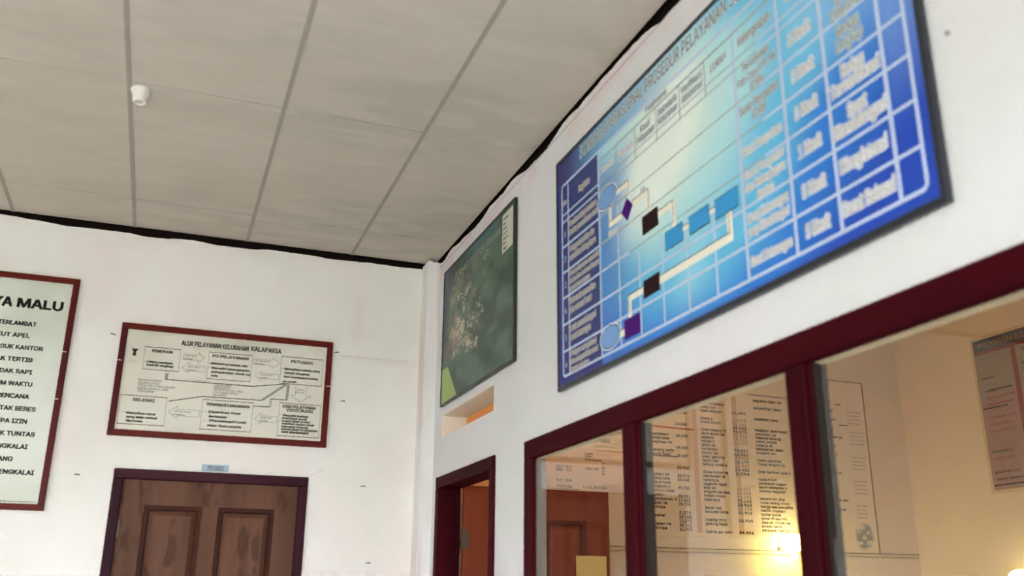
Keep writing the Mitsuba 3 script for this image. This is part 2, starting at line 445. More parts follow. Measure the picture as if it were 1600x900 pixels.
for y in ys[1:-1]:
    for i in range(len(xs) - 1):
        a = xs[i] + 0.01
        while a < xs[i + 1] - 0.05:
            b = min(a + rng.uniform(0.06, 0.3), xs[i + 1] - 0.01)
            if rng.random() < 0.5:
                put('joint_filler', box(a, b, y - 0.0040, y + 0.0040, ZC - 0.0004, ZC + 0.001), 'joint_filler', 'ceiling')
            a = b
put('backing', box(XL - 0.15, XR + 0.02, YF - 0.15, YB + 0.14, ZC + 0.012, ZC + 0.05), 'dark_void', 'ceiling')
tag('ceiling', 'beige ceiling of large boards with grey taped joints', kind='structure')

# the office beyond the glazing
ob = rect(XI, XO + 0.12, 0, ZC)
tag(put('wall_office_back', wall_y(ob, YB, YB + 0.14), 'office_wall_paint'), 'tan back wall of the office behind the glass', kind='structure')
tag(put('wall_office_right', wall_x(rect(YO - 0.12, YB, 0, ZC), XO, XO + 0.12), 'office_wall_paint'), 'tan far wall of the office behind the glass', kind='structure')
onear = rect(XI, XO, 0, ZC).difference(rect(2.5, 4.1, 1.0, 2.3))
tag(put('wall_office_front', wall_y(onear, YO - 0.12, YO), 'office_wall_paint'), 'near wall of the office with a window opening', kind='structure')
tag(put('ceiling_office', box(XI, XO + 0.12, YO - 0.12, YB + 0.14, ZC + 0.0005, ZC + 0.05), 'office_ceiling'), 'office ceiling', kind='structure')

# ------------------------------------------------------------------ window_1: glazed partition
FX0, FX1, GXP = 1.386, 1.4495, 1.409
HB = 2.080
MULL = [(2.640, 2.738), (1.776, 1.864), (0.905, 0.995)]
Wn = 'window_1'
put('head', bevel_box(FX0, GXP - 0.002, WY0, WY1, HB, WZ1, 0.004), 'maroon_paint', Wn)
put('head_bead', box(FX0 + 0.010, GXP - 0.002, WY0 + 0.08, WY1 - 0.085, HB - 0.002, HB), 'maroon_paint', Wn)
put('sill', bevel_box(FX0 - 0.02, GXP - 0.002, WY0, WY1, WZ0, WZ0 + 0.08, 0.004), 'maroon_paint', Wn)
for y0, y1 in ((WY1 - 0.085, WY1), (WY0, WY0 + 0.08)):
    put('jamb', bevel_box(FX0, GXP - 0.002, y0, y1, WZ0 + 0.08, HB, 0.004), 'maroon_post', Wn)
for y0, y1 in MULL:
    k = put('mullion', bevel_box(FX0, GXP - 0.002, y0 + 0.008, y1 - 0.008, WZ0 + 0.08, HB, 0.004), 'maroon_post', Wn)
    for s0, s1 in ((y0, y0 + 0.008), (y1 - 0.008, y1)):
        put('bead', box(FX0 + 0.01, GXP - 0.002, s0, s1, WZ0 + 0.08, HB), 'maroon_post', k)
# office side of the frame, unpainted grey posts and a cream head
put('inner_head', box(GXP + 0.002, FX1, WY0, WY1, HB, WZ1), 'inner_head_cream', Wn)
put('inner_sill', box(GXP + 0.002, FX1, WY0, WY1, WZ0, WZ0 + 0.08), 'inner_head_cream', Wn)
for y0, y1 in [(WY1 - 0.085, WY1), (WY0, WY0 + 0.08)] + MULL:
    put('inner_post', box(GXP + 0.002, FX1, y0, y1, WZ0 + 0.08, HB), 'inner_post_pale' if y1 > 3.5 else 'inner_post_grey', Wn)
edges = [WY0 + 0.08] + [v for m in reversed(MULL) for v in m] + [WY1 - 0.085]
for a, b in zip(edges[0::2], edges[1::2]):
    m = trimesh.Trimesh([[GXP, a - 0.004, WZ0 + 0.076], [GXP, b + 0.004, WZ0 + 0.076], [GXP, b + 0.004, HB + 0.004], [GXP, a - 0.004, HB + 0.004]], [[0, 2, 1], [0, 3, 2]], process=False)
    put('pane', m, 'clear_glass', Wn)
tag(Wn, 'dark maroon window frame with large glass panes in the right wall', kind='structure')

# ------------------------------------------------------------------ door_1 in the back wall
Dn = 'door_1'
fy0, fy1 = YB - 0.018, YB + 0.10
put('frame_head', bevel_box(DX0, DX1, fy0, fy1, 2.098, DZ, 0.004), 'door_frame_paint', Dn)
put('frame_post', bevel_box(DX0, -0.187, fy0, fy1, 0, 2.098, 0.004), 'door_frame_post', Dn)
put('frame_post', bevel_box(0.690, DX1, fy0, fy1, 0, 2.098, 0.004), 'door_frame_post', Dn)


def panelled_leaf(face, W, H, cols, rows, mats, parent, lapped=True):
    """a leaf with recessed fields and raised panels; u right, v down, w towards the viewer"""
    body_m, rec_m = mats
    body = sg.box(0.0, -H, W, 0.0)
    for u0, u1 in cols:
        for v0, v1 in rows:
            body = body.difference(sg.box(u0, -v1, u1, -v0))
    k = put('leaf', face.shape(body, 0.006, 0.036), body_m, parent)
    put('leaf_core', face.block(0.002, W - 0.002, 0.002, H - 0.002, 0.0, 0.0058), rec_m, k)
    for u0, u1 in cols:
        for v0, v1 in rows:
            a = sg.box(u0, -v1, u1, -v0)
            ring = a.difference(sg.box(u0 + 0.020, -v1 + 0.020, u1 - 0.020, -v0 - 0.020))
            put('moulding', face.shape(ring, 0.0062, 0.028), rec_m, k)
            # raised panel with sloping margins
            r0, r1 = 0.027, 0.050
            pts = []
            for r, w in ((r0, 0.006), (r0, 0.010), (r1, 0.026)):
                pts += [(x, y, w) for x in (u0 + r, u1 - r) for y in (-v1 + r, -v0 - r)]
            put('raised_panel', place(trimesh.convex.convex_hull(np.array(pts)), face.o, face.a, face.b, face.c), body_m, k)
    return k


leaf = Face((-0.188, YB + 0.05, 2.099), (1, 0, 0), (0, -1, 0))
panelled_leaf(leaf, 0.879, 2.092, [(0.115, 0.398), (0.478, 0.763)], [(0.125, 0.96), (1.16, 1.90)], ('leaf_brown', 'leaf_recess'), Dn)
put('handle', trimesh.util.concatenate([leaf.bblock(0.80, 0.835, 1.02, 1.22, 0.036, 0.042), leaf.bblock(0.70, 0.825, 1.08, 1.098, 0.07, 0.085), leaf.block(0.81, 0.825, 1.08, 1.098, 0.042, 0.08)]), 'steel', Dn)
for v in (0.20, 1.80):
    put('hinge', leaf.block(-0.002, 0.012, v, v + 0.09, 0.03, 0.04), 'rust_metal', Dn)
tag(Dn, 'brown panelled wooden door in a dark purple-brown frame', kind='structure')

# ------------------------------------------------------------------ door_2, open into the office
En = 'door_2'
ex0, ex1 = XR - 0.012, 1.515
put('frame_head', bevel_box(ex0, ex1, D2Y0, D2Y1, 2.095, D2Z, 0.004), 'maroon_paint', En)
put('frame_post', bevel_box(ex0, ex1, D2Y1 - 0.06, D2Y1, 0, 2.095, 0.004), 'maroon_post', En)
put('frame_post', bevel_box(ex0, ex1, D2Y0, D2Y0 + 0.06, 0, 2.095, 0.004), 'maroon_post', En)
leaf2 = Face((1.523, 4.905, 2.112), (1, 0, 0), (0, -1, 0))
k2 = panelled_leaf(leaf2, 0.855, 2.10, [(0.145, 0.395), (0.465, 0.715)], [(0.165, 0.95), (1.15, 1.92)], ('leaf_orange', 'leaf_orange_recess'), En)
for v in (0.23, 1.00, 1.80):
    put('hinge', trimesh.util.concatenate([leaf2.block(-0.012, 0.006, v, v + 0.10, 0.030, 0.046), leaf2.block(0.0, 0.03, v, v + 0.10, 0.036, 0.039)]), 'rust_metal', En)
put('handle', trimesh.util.concatenate([leaf2.bblock(0.79, 0.825, 1.02, 1.22, 0.036, 0.042), leaf2.bblock(0.70, 0.82, 1.08, 1.098, 0.07, 0.085), leaf2.block(0.80, 0.815, 1.08, 1.098, 0.042, 0.08)]), 'steel', En)
tag(En, 'orange-brown door standing open in a dark maroon frame by the corner', kind='structure')

# office skirting line on the walls: a thin cream rail with dark edges
rail = Face((1.56, YB, 1.836), (1, 0, 0), (0, -1, 0))
Rn = key('wall_rail')
put('strip', rail.block(0, XO - 1.57, 0.004, 0.022, 0, 0.010), 'cream_rail', Rn)
put('edge_cord', rail.block(0, XO - 1.57, 0.022, 0.026, 0, 0.0105), 'ink_faint', Rn)
put('edge_cord', rail.block(0, XO - 1.57, 0.000, 0.004, 0, 0.011), 'cord_dark', Rn)
tag(Rn, 'thin dark-edged rail running along the office wall below the charts', 'rail')

# ------------------------------------------------------------------ the blue service procedure board
Bn = 'procedure_board'
B = Face((XR - 0.003, 3.2515, 3.2545), (0, -1, 0), (-1, 0, 0))
BW, BH, w0 = 1.965, 0.962, 0.0123
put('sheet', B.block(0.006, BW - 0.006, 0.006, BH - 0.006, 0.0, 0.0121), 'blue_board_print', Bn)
for a in ((0, BW, 0, 0.016), (0, BW, BH - 0.018, BH)):
    put('edging', B.bblock(*a, 0, 0.016, 0.002), 'board_edge', Bn)
for a in ((0, 0.014, 0.016, BH - 0.018), (BW - 0.018, BW, 0.016, BH - 0.018)):
    put('edging', B.bblock(*a, 0, 0.016, 0.002), 'board_edge', Bn)
UC = [0.050, 0.115, 0.394, 0.542, 0.687, 0.838, 0.987, 1.137, 1.287, 1.493, 1.657, 1.843, 1.922]
VR = [0.392, 0.499, 0.603, 0.711, 0.817]
gl = lambda m, mat='print_line': put('grid_line', m, mat, Bn + '__sheet')
# outer border with rounded corners
ob_ = sg.box(UC[0] + 0.02, -0.918 + 0.02, UC[-1] - 0.02, -0.121 - 0.02).buffer(0.02)
gl(B.shape(ob_.difference(ob_.buffer(-0.010)), w0, w0 + 0.0005))
for v, wd in [(0.256, 0.007), (0.286, 0.007)] + [(v, 0.009) for v in VR]:
    gl(B.block(UC[0] + 0.01, UC[2], v - wd / 2, v + wd / 2, w0, w0 + 0.0004))
    gl(B.block(UC[2], 0.62, v - wd / 2, v + wd / 2, w0, w0 + 0.0004), 'print_line' if v > 0.6 else 'print_line_grey')
    thin = v < 0.65
    gl(B.block(0.62, 1.40, v - (0.0022 if thin else wd / 2), v + (0.0022 if thin else wd / 2), w0, w0 + 0.0004), 'print_line_grey' if thin else 'print_line')
    gl(B.block(1.40, UC[-1] - 0.01, v - wd / 2, v + wd / 2, w0, w0 + 0.0004))
gl(B.block(UC[2], UC[-2], 0.163, 0.171, w0, w0 + 0.0004), 'print_line_grey')
for i, u in enumerate(UC[1:-1], 1):
    v0 = 0.125 if i in (1, 2, 8, 11) else 0.17
    wd = 0.012 if i > 7 else 0.009
    if 3 <= i <= 7:
        gl(B.block(u - wd / 2, u + wd / 2, 0.62 if i > 3 else 0.40, 0.913, w0, w0 + 0.0004), 'print_line' if i > 4 else 'print_line')
        gl(B.block(u - 0.003, u + 0.003, v0, 0.29, w0, w0 + 0.0004), 'print_line_grey')
    else:
        gl(B.block(u - wd / 2, u + wd / 2, v0, 0.913, w0, w0 + 0.0004))


def blue_text(s, u, v, h, width=None, align='center', dark=False):
    g = 0.0026 if h > 0.028 else 0.0019
    halo = [B.text(s, u + du * g, v + dv * g, h, w0 + 0.0003, width, align, True, 0.0003) for du, dv in ((-1, -0.8), (1, -0.8), (-1, 0.8), (1, 0.8))]
    put('lettering', trimesh.util.concatenate(halo), 'print_halo' if dark else 'print_pale' if u < 0.39 else 'print_white', Bn + '__sheet')
    put('lettering', B.text(s, u, v, h, w0 + 0.0006, width, align, False, 0.0004), 'print_brown' if dark else 'print_grey', Bn + '__sheet')


blue_text('STANDAR OPERASIONAL PROSEDUR PELAYANAN SURAT KETERANGAN', 0.233, 0.080, 0.050, 1.50, 'left', True)
blue_text('No', 0.083, 0.215, 0.020)
blue_text('Kegiatan', 0.268, 0.216, 0.027, 0.10)
blue_text('Pelaksana', 0.84, 0.155, 0.022, None, 'center', True)
blue_text('Mutu Baku', 1.56, 0.155, 0.022)
for u, ls in ((0.468, ['Pemohon']), (0.612, ['Petugas']), (0.762, ['Kasi', 'Pelayanan']), (0.912, ['Sekretaris', 'Kelurahan']), (1.062, ['Verifikasi', 'Administrasi']), (1.212, ['LURAH'])):
    for j, s in enumerate(ls):
        blue_text(s, u, 0.209 + 0.033 * j if len(ls) > 1 else 0.226, 0.025, min(0.122, 0.0165 * len(s)), 'center', u > 0.7)
blue_text('Kelengkapan', 1.392, 0.226, 0.030, 0.150, 'center', True)
blue_text('Waktu', 1.575, 0.222, 0.022)
blue_text('Output', 1.75, 0.222, 0.022)
blue_text('Ket', 1.882, 0.205, 0.020)
KEG = [['Pemohon datang membawa', 'berkas permohonan surat'], ['Petugas menerima dan', 'memeriksa kelengkapan'], ['Kasi pelayanan meneliti', 'berkas dan membuat konsep', 'surat keterangan'],
       ['Sekretaris memeriksa', 'dan memaraf surat'], ['Lurah menandatangani', 'surat keterangan'], ['Petugas meregistrasi', 'dan menyerahkan surat', 'kepada pemohon']]
tops = [0.286] + VR
for r, ls in enumerate(KEG):
    put('lettering', B.text(str(r + 1), 0.083, tops[r] + 0.066, 0.024, w0 + 0.0004, None, 'center'), 'print_line', Bn + '__sheet')
    for j, s in enumerate(ls):
        blue_text(s, 0.126, tops[r] + (0.040 if len(ls) == 2 else 0.031) + (0.036 if len(ls) == 2 else 0.031) * j, 0.0245 if len(ls) == 2 else 0.020, min(0.258, 0.0112 * len(s)), 'left')
KEL = [['Permohonan', 'Foto Copy KTP, KK', 'RT/RW'], ['Surat Pengantar', 'RT/RW'], ['Surat Pernyataan'], ['Surat Pengantar', 'dan Kelengkapan', 'Berkas'], ['Surat Keterangan', 'yang Ditandatangani'], ['Surat Keterangan']]
WAK = ['5 Menit', '5 Menit', '5 Menit', '1 Menit', '5 Menit', '5 Menit']
OUT = [['Permohonan', 'Surat', 'Diterima'], ['Berkas', 'Lengkap'], ['Berkas', 'Terverifikasi'], ['Surat', 'Ditandatangani'], ['Diregistrasi'], ['Surat Selesai']]
for r in range(6):
    bot = (VR + [0.918])[r]
    mid = (tops[r] + bot) / 2
    for col, ls, hh in ((1.388, KEL[r], 0.027), (1.748, OUT[r], 0.034)):
        for j, s in enumerate(ls):
            blue_text(s, col, mid + 0.013 + (j - (len(ls) - 1) / 2) * 0.037, hh if len(ls) < 3 else hh * 0.9, min(0.176, (0.0118 if col < 1.5 else 0.0128) * len(s)), 'center', r < 2)
    blue_text(WAK[r], 1.575, mid + 0.016, 0.034, 0.088)

# flow symbols printed on the board
W1 = w0 + 0.0007
fl = lambda m, mat: put('flow_symbol', m, mat, Bn + '__sheet')
for pts, wd in (([(0.535, 0.351), (0.633, 0.351), (0.632, 0.41)], 0.020), ([(0.656, 0.441), (0.769, 0.441), (0.769, 0.515)], 0.022), ([(0.825, 0.546), (0.922, 0.546), (0.922, 0.625)], 0.022),
                ([(1.216, 0.69), (1.216, 0.765), (0.815, 0.765)], 0.026), ([(0.709, 0.764), (0.613, 0.764), (0.613, 0.83)], 0.022), ([(0.486, 0.388), (0.486, 0.452), (0.58, 0.452)], 0.022),
                ([(0.53, 0.868), (0.575, 0.868)], 0.024), ([(0.968, 0.650), (1.006, 0.650)], 0.014), ([(1.117, 0.655), (1.150, 0.655)], 0.014)):
    put('connector', B.line(pts, wd, W1, W1 + 0.0003), 'print_cream', Bn + '__sheet')
    put('connector', B.line([(u - 0.003, v - wd / 2 - 0.001) for u, v in pts], 0.003, W1 + 0.0001, W1 + 0.0004), 'ink_black', Bn + '__sheet')
ell = lambda u, v, a, b: np.array([(u + a * math.cos(t), v + b * math.sin(t)) for t in np.linspace(0, 2 * math.pi, 40, endpoint=False)])
for u, v in ((0.465, 0.338), (0.462, 0.857)):
    fl(B.poly(ell(u, v, 0.082, 0.046), W1 + 0.0002, W1 + 0.0004), 'print_white')
    fl(B.poly(ell(u, v, 0.076, 0.042), W1 + 0.0003, W1 + 0.0006), 'ink_black')
    fl(B.poly(ell(u, v, 0.073, 0.039), W1 + 0.0004, W1 + 0.0008), 'print_ellipse')
fl(B.poly([(0.615, 0.403), (0.658, 0.443), (0.615, 0.488), (0.572, 0.443)], W1 + 0.0004, W1 + 0.0008), 'print_purple')
for (u0, u1, v0, v1), m in (((0.719, 0.825, 0.515, 0.580), 'print_dark'), ((0.711, 0.817, 0.735, 0.795), 'print_dark'), ((0.570, 0.680, 0.830, 0.896), 'print_purple'),
                            ((0.861, 0.969, 0.626, 0.682), 'print_sky'), ((1.007, 1.117, 0.628, 0.682), 'print_sky'), ((1.149, 1.263, 0.632, 0.688), 'print_sky')):
    if m == 'print_sky':
        fl(B.block(u0 - 0.001, u1 + 0.001, v0 - 0.003, v1 + 0.003, W1 + 0.0003, W1 + 0.0005), 'ink_slate')
    fl(B.block(u0, u1, v0, v1, W1 + 0.0004, W1 + 0.0008), m)
for s, u, v in (('ya', 0.73, 0.424), ('tidak', 0.50, 0.495)):
    blue_text(s, u, v, 0.020)
tag(Bn, 'large blue printed board with white table and flow symbols above the glazed partition', 'board')

# ------------------------------------------------------------------ the satellite map board
Mn = 'map_board'
M = Face((XR - 0.003, 4.906, 3.312), (0, -1, 0), (-1, 0, 0))
MW, MH = 1.163, 0.782
put('sheet', M.block(0.006, MW - 0.006, 0.006, MH - 0.006, 0, 0.0121), 'map_print', Mn)
for a in ((0, MW, 0, 0.014), (0, MW, MH - 0.014, MH)):
    put('edging', M.bblock(*a, 0, 0.015, 0.002), 'map_edge', Mn)
for a in ((0, 0.016, 0.014, MH - 0.014), (MW - 0.016, MW, 0.014, MH - 0.014)):
    put('edging', M.bblock(*a, 0, 0.015, 0.002), 'map_edge', Mn)
put('legend', M.block(0.99, 1.135, 0.03, 0.225, 0.0122, 0.0126), 'map_white', Mn)
for j in range(7):
    put('lettering', M.text(['LEGENDA', 'Jalan', 'Sungai', 'Batas RT', 'Batas RW', 'Kantor', 'Masjid'][j], 1.005, 0.062 + 0.025 * j, 0.011, 0.0127), 'ink_grey', Mn + '__legend')
put('lettering', M.text('PETA WILAYAH KELURAHAN', 0.22, 0.112, 0.040, 0.0123, 0.74, bold=True), 'map_title', Mn + '__sheet')
tag(Mn, 'dark green satellite map board above the open doorway', 'map')

# ------------------------------------------------------------------ red framed boards on the back wall
def red_frame(n, F, W, H, fr, paper):
    mit = [([(0, 0), (W, 0), (W - fr, fr), (fr, fr)], 'red_moulding'), ([(0, H), (fr, H - fr), (W - fr, H - fr), (W, H)], 'red_moulding'),
           ([(0, 0), (fr, fr), (fr, H - fr), (0, H)], 'red_moulding_side'), ([(W, 0), (W, H), (W - fr, H - fr), (W - fr, fr)], 'red_moulding_side')]
    put('sheet', F.block(fr - 0.005, W - fr + 0.005, fr - 0.005, H - fr + 0.005, 0.001, 0.008), paper, n)
    for pts, m in mit:
        k = put('frame_rail', F.poly(pts, 0.001, 0.020), m, n)
        q = np.array(pts)
        c = q.mean(0)
        put('bead', F.poly(c + (q - c) * np.array([0.995, 0.9] if m == 'red_moulding' else [0.55, 0.999]), 0.020, 0.0225), m, k)


Fn = 'flowchart_board'
F = Face((-0.2945, YB - 0.001, 2.9065), (1, 0, 0), (0, -1, 0))
FW, FH = 1.1125, 0.595
red_frame(Fn, F, FW, FH, 0.032, 'print_paper')
wf = 0.0081
ln = lambda pts, wd=0.003, m='ink_grey': put('drawn_line', F.line(pts, wd, wf, wf + 0.0004), m, Fn + '__sheet')
def fat(face, s, u, v, h, w, width, align, bold, g):
    return trimesh.util.concatenate([face.text(s, u + du * g, v + dv * g, h, w, width, align, bold) for du, dv in ((-1, -0.5), (1, -0.5), (0, 0.6))])


ft = lambda s, u, v, h, width, m='ink_grey', bold=False, align='left': put('lettering', fat(F, s, u, v, h, wf, width, align, bold, 0.0009) if bold else F.text(s, u, v, h, wf, width, align, bold), m, Fn + '__sheet')
ft('ALUR PELAYANAN KELURAHAN', 0.305, 0.093, 0.025, 0.35, 'ink_grey', True)
ft('KALAPARIA', 0.668, 0.090, 0.025, 0.163, 'ink_grey', True)
boxes = [(0.125, 0.309, 0.119, 0.239), (0.450, 0.680, 0.117, 0.263), (0.834, 1.066, 0.105, 0.256), (0.038, 0.269, 0.383, 0.532), (0.444, 0.709, 0.377, 0.535), (0.844, 1.072, 0.365, 0.544)]
for u0, u1, v0, v1 in boxes:
    ln([(u0, v0), (u1, v0)], 0.0035)
    ln([(u0, v1), (u1, v1)], 0.0035)
    ln([(u0 + 0.002, v0), (u0 + 0.002, v1)], 0.004, 'ink_pale')
    ln([(u1 - 0.002, v0), (u1 - 0.002, v1)], 0.004, 'ink_pale')
for s, u0, u1, v in (('PEMOHON', 0.164, 0.266, 0.145), ('FO PELAYANAN', 0.471, 0.659, 0.144), ('PETUGAS', 0.888, 1.009, 0.137), ('SELESAI', 0.100, 0.207, 0.411),
                     ('PENANDATANGANAN', 0.469, 0.688, 0.408), ('KASI PELAYANAN', 0.864, 1.041, 0.389), ('VERIFIKASI', 0.884, 1.030, 0.409)):
    ft(s, u0, v, 0.015, u1 - u0, 'ink_grey', True)
TX = [('Datang membawa', .147, .273, .203), ('berkas lengkap', .145, .279, .220),
      ('Menerima berkas dan', .467, .659, .183), ('Meneliti kelengkapan', .472, .670, .208), ('persyaratan surat yg', .472, .676, .229), ('ada', .474, .507, .250),
      ('Memeriksa berkas yang', .856, 1.049, .179), ('sudah lengkap', .857, .996, .201), ('dan membuat konsep', .855, 1.043, .223), ('surat', .853, .928, .249),
      ('Menerima surat', .078, .22, .480), ('yang telah selesai', .080, .23, .500), ('diproses', .079, .161, .520),
      ('Diperiksa Kasi', .482, .645, .446), ('dan Sekretaris', .484, .576, .470), ('Ditandatangani Lurah', .490, .679, .492), ('atau Sekretaris', .481, .656, .518),
      ('Meneliti berkas', .869, 1.005, .437), ('membuat surat', .865, .998, .452), ('mencatat buku', .867, 1.016, .467), ('memberi nomor surat', .868, 1.04, .482), ('memaraf konsep', .865, 1.01, .498), ('meneruskan ke pimpinan', .866, 1.06, .512), ('untuk ditandatangani', .867, 1.012, .527),
      ('Berkas dikembalikan', .115, .231, .302), ('apabila tidak', .117, .221, .317), ('lengkap oleh petugas pelayanan', .115, .300, .331), ('kepada pemohon untuk', .116, .269, .347), ('dilengkapi', .118, .202, .361),
      ('Catatan waktu', .492, .584, .301), ('pelayanan', .493, .577, .313), ('paling lama lima belas', .494, .646, .325), ('menit sejak berkas', .494, .622, .339), ('lengkap', .495, .564, .352)]
for s, u0, u1, v in TX:
    ft(s, u0, v, 0.0115, u1 - u0, 'ink_grey', not (0.29 < v < 0.365))
for u, v in ((0.134, 0.199), (0.452, 0.180), (0.452, 0.203), (0.838, 0.174), (0.055, 0.472), (0.460, 0.443), (0.460, 0.488), (0.848, 0.430), (0.848, 0.460)):
    ln([(u, v), (u + 0.014, v)], 0.003, 'ink_light')


def arrow(u0, u1, v0, v1, left, m='ink_pale'):
    h, t = (v1 - v0) * 0.32, (u1 - u0) * 0.28
    mid = (v0 + v1) / 2
    p = [(u0, v0 + h / 2), (u1 - t, v0 + h / 2), (u1 - t, v0 - h / 2), (u1, mid), (u1 - t, v1 + h / 2), (u1 - t, v1 - h / 2), (u0, v1 - h / 2), (u0, v0 + h / 2)]
    if left:
        p = [(u0 + u1 - u, v) for u, v in p]
    ln(p, 0.0025, 'ink_light')


for u0, u1, v0, v1, l in ((.322, .430, .132, .176, 0), (.322, .440, .192, .236, 1), (.688, .828, .125, .170, 0), (.700, .828, .202, .245, 1), (.722, .838, .436, .482, 1), (.282, .436, .430, .482, 1)):
    arrow(u0, u1, v0, v1, l)
    du = 0.03 if l else 0.012
    ft('Berkas masuk', u0 + du, (v0 + v1) / 2 - 0.002, 0.009, (u1 - u0) * 0.52, 'ink_grey')
    ft('lengkap', u0 + du - 0.006, (v0 + v1) / 2 + 0.014, 0.009, (u1 - u0) * 0.38, 'ink_grey')
ln([(.925, .265), (.925, .318), (.900, .318), (.955, .352), (1.010, .318), (.985, .318), (.985, .265)], 0.0028, 'ink_light')
ft('Setelah', .932, .289, 0.009, .042)
ft('diperiksa', .928, .303, 0.009, .046)
ln([(.251, .252), (.251, .286)], 0.016, 'ink_light')
ln([(.244, .286), (.695, .286), (.872, .258)], 0.0045, 'ink_black')
ln([(.874, .260), (.752, .357)], 0.013, 'ink_light')
ln([(.884, .262), (.882, .345)], 0.015, 'ink_light')
ln([(.752, .359), (.440, .362), (.276, .400)], 0.0045, 'ink_black')
ln([(.885, .347), (.796, .348)], 0.0045, 'ink_black')
ln([(.709, .393), (.797, .392)], 0.0045, 'ink_black')
ln([(.797, .348), (.797, .392)], 0.012, 'ink_pale')
ln([(.340, .277), (.470, .277)], 0.002, 'ink_light')
put('emblem', trimesh.util.concatenate([F.poly([(.064, .134), (.094, .134), (.092, .142), (.085, .150), (.088, .172), (.068, .172), (.072, .150), (.066, .142)], wf, wf + 0.0005)]), 'ink_grey', Fn + '__sheet')
ft('KELURAHAN', .055, .206, 0.007, .044, 'ink_light')
ln([(.352, .560), (.366, .560)], 0.003, 'ink_light')
for u, v in ((0.010, 0.205), (1.100, 0.255)):
    put('fixing_pin', F.block(u - 0.012, u + 0.012, v - 0.0015, v + 0.0015, 0.0225, 0.024), 'white_plastic', Fn)
tag(Fn, 'white flowchart board in a red wooden frame above the brown door', 'board')

Nn = 'notice_board'
NW, NH = 0.82, 1.190
A = Face((-0.528 - NW, YB - 0.001, 3.1145), (1, 0, 0), (0, -1, 0))
red_frame(Nn, A, NW, NH, 0.030, 'print_paper_cool')
at = lambda s, u1, v, h, width, m='ink_black', b=True: put('lettering', fat(A, s, u1, v, h, 0.0081, width, 'right', b, h * 0.055), m, Nn + '__sheet')
at('BUDAYA', 0.521, 0.178, 0.046, 0.27)
at('MALU', 0.757, 0.178, 0.046, 0.212)
MAL = ['1. MALU DATANG TERLAMBAT', '2. MALU TIDAK IKUT APEL', '3. MALU SERING TIDAK MASUK KANTOR', '4. MALU BEKERJA TIDAK TERTIB', '5. MALU BERPAKAIAN TIDAK RAPI', '6. MALU PULANG SEBELUM WAKTU', '7. MALU BEKERJA TANPA RENCANA',
       '8. MALU MELIHAT TETANGGA TAK BERES', '9. MALU BERTUGAS TANPA IZIN', '10. MALU BEKERJA TIDAK TUNTAS', '11. MALU TUGAS TERBENGKALAI', '12. MALU BERBUAT CURANG', '13. MALU PEKERJAAN TERBENGKALAI']
XE = [-.699, -.72, -.651, -.689, -.682, -.672, -.676, -.637, -.667, -.622, -.645, -.702, -.598]
for i, (s, xe) in enumerate(zip(MAL, XE)):
    at(s, xe + 0.528 + NW, 0.262 + 0.0622 * i + 0.012, 0.021, min(0.0182 * len(s), xe + 0.528 + NW - 0.05), 'ink_grey' if i % 3 else 'ink_black')
put('drawn_line', A.line([(0.04, 1.150), (0.78, 1.150)], 0.003, 0.0081, 0.0085), 'ink_black', Nn + '__sheet')
for v in (0.395, 0.640):
    put('fixing_pin', A.block(NW - 0.033, NW - 0.012, v - 0.0015, v + 0.0015, 0.0225, 0.024), 'white_plastic', Nn)
tag(Nn, 'tall white notice titled BUDAYA MALU in a red wooden frame', 'notice board')

# small blue-grey name plate over the door
Pn = 'door_sign'
P = Face((0.184, YB - 0.0005, 2.190), (1, 0, 0), (0, -1, 0))
put('plate', P.bblock(0, 0.137, 0, 0.036, 0, 0.004, 0.001), 'print_plaque', Pn)
put('lettering', P.text('RUANG', 0.030, 0.016, 0.009, 0.004, 0.082, bold=True), 'ink_slate', Pn + '__plate')
put('lettering', P.text('KELURAHAN', 0.030, 0.029, 0.009, 0.004, 0.078, bold=True), 'ink_slate', Pn + '__plate')
tag(Pn, 'small blue-grey name plate on the wall above the brown door', 'sign')

# nails left in the walls
def nail(x, z, label, tilt):
    n = key('nail')
    m = trimesh.creation.cylinder(0.0022, 0.022, sections=8)
    m.apply_transform(trimesh.transformations.rotation_matrix(math.pi / 2, (1, 0, 0)))
    m.apply_transform(trimesh.transformations.rotation_matrix(tilt, (0, 0, 1)))
    m.apply_translation((x, YB - 0.008, z))
    put('shank', m, 'rust_metal', n)
    h = trimesh.creation.cylinder(0.0045, 0.002, sections=10)
    h.apply_transform(trimesh.transformations.rotation_matrix(math.pi / 2, (1, 0, 0)))
    h.apply_translation((0, -0.0125, 0))
    h.apply_transform(trimesh.transformations.rotation_matrix(tilt, (0, 0, 1)))
    h.apply_translation((x, YB - 0.008, z))
    put('head', h, 'rust_metal', n)
    tag(n, label, 'nail', 'nails in the back wall')


nail(-0.330, 2.839, 'nail in the wall beside the upper left corner of the flowchart frame', -0.9)
nail(0.838, 2.853, 'nail in the wall beside the upper right corner of the flowchart frame', 0.9)
nail(1.036, 2.115, 'bent nail in the bare wall level with the top of the brown door', 1.0)
nail(1.084, 1.711, 'lowest nail, in the bare wall right of the brown door', 1.0)
nail(-0.400, 2.107, 'nail in the wall between the notice frame and the door frame', -1.0)
nail(0.893, 2.578, 'nail in the wall beside the right edge of the flowchart frame', 0.8)
m = trimesh.creation.icosphere(2, 0.0055)
m.apply_translation((XR - 0.003, 1.241, 2.649))
tag(put('wall_plug', m, 'ink_light', smooth=True), 'small grey plug in the white wall right of the blue board', 'wall plug')

# ------------------------------------------------------------------ white lamp socket on the ceiling
Ln = 'lamp_socket'


def lathe(profile, at, n=40):
    m = trimesh.creation.revolve(np.array(profile), sections=n)
    m.apply_translation(at)
    return m


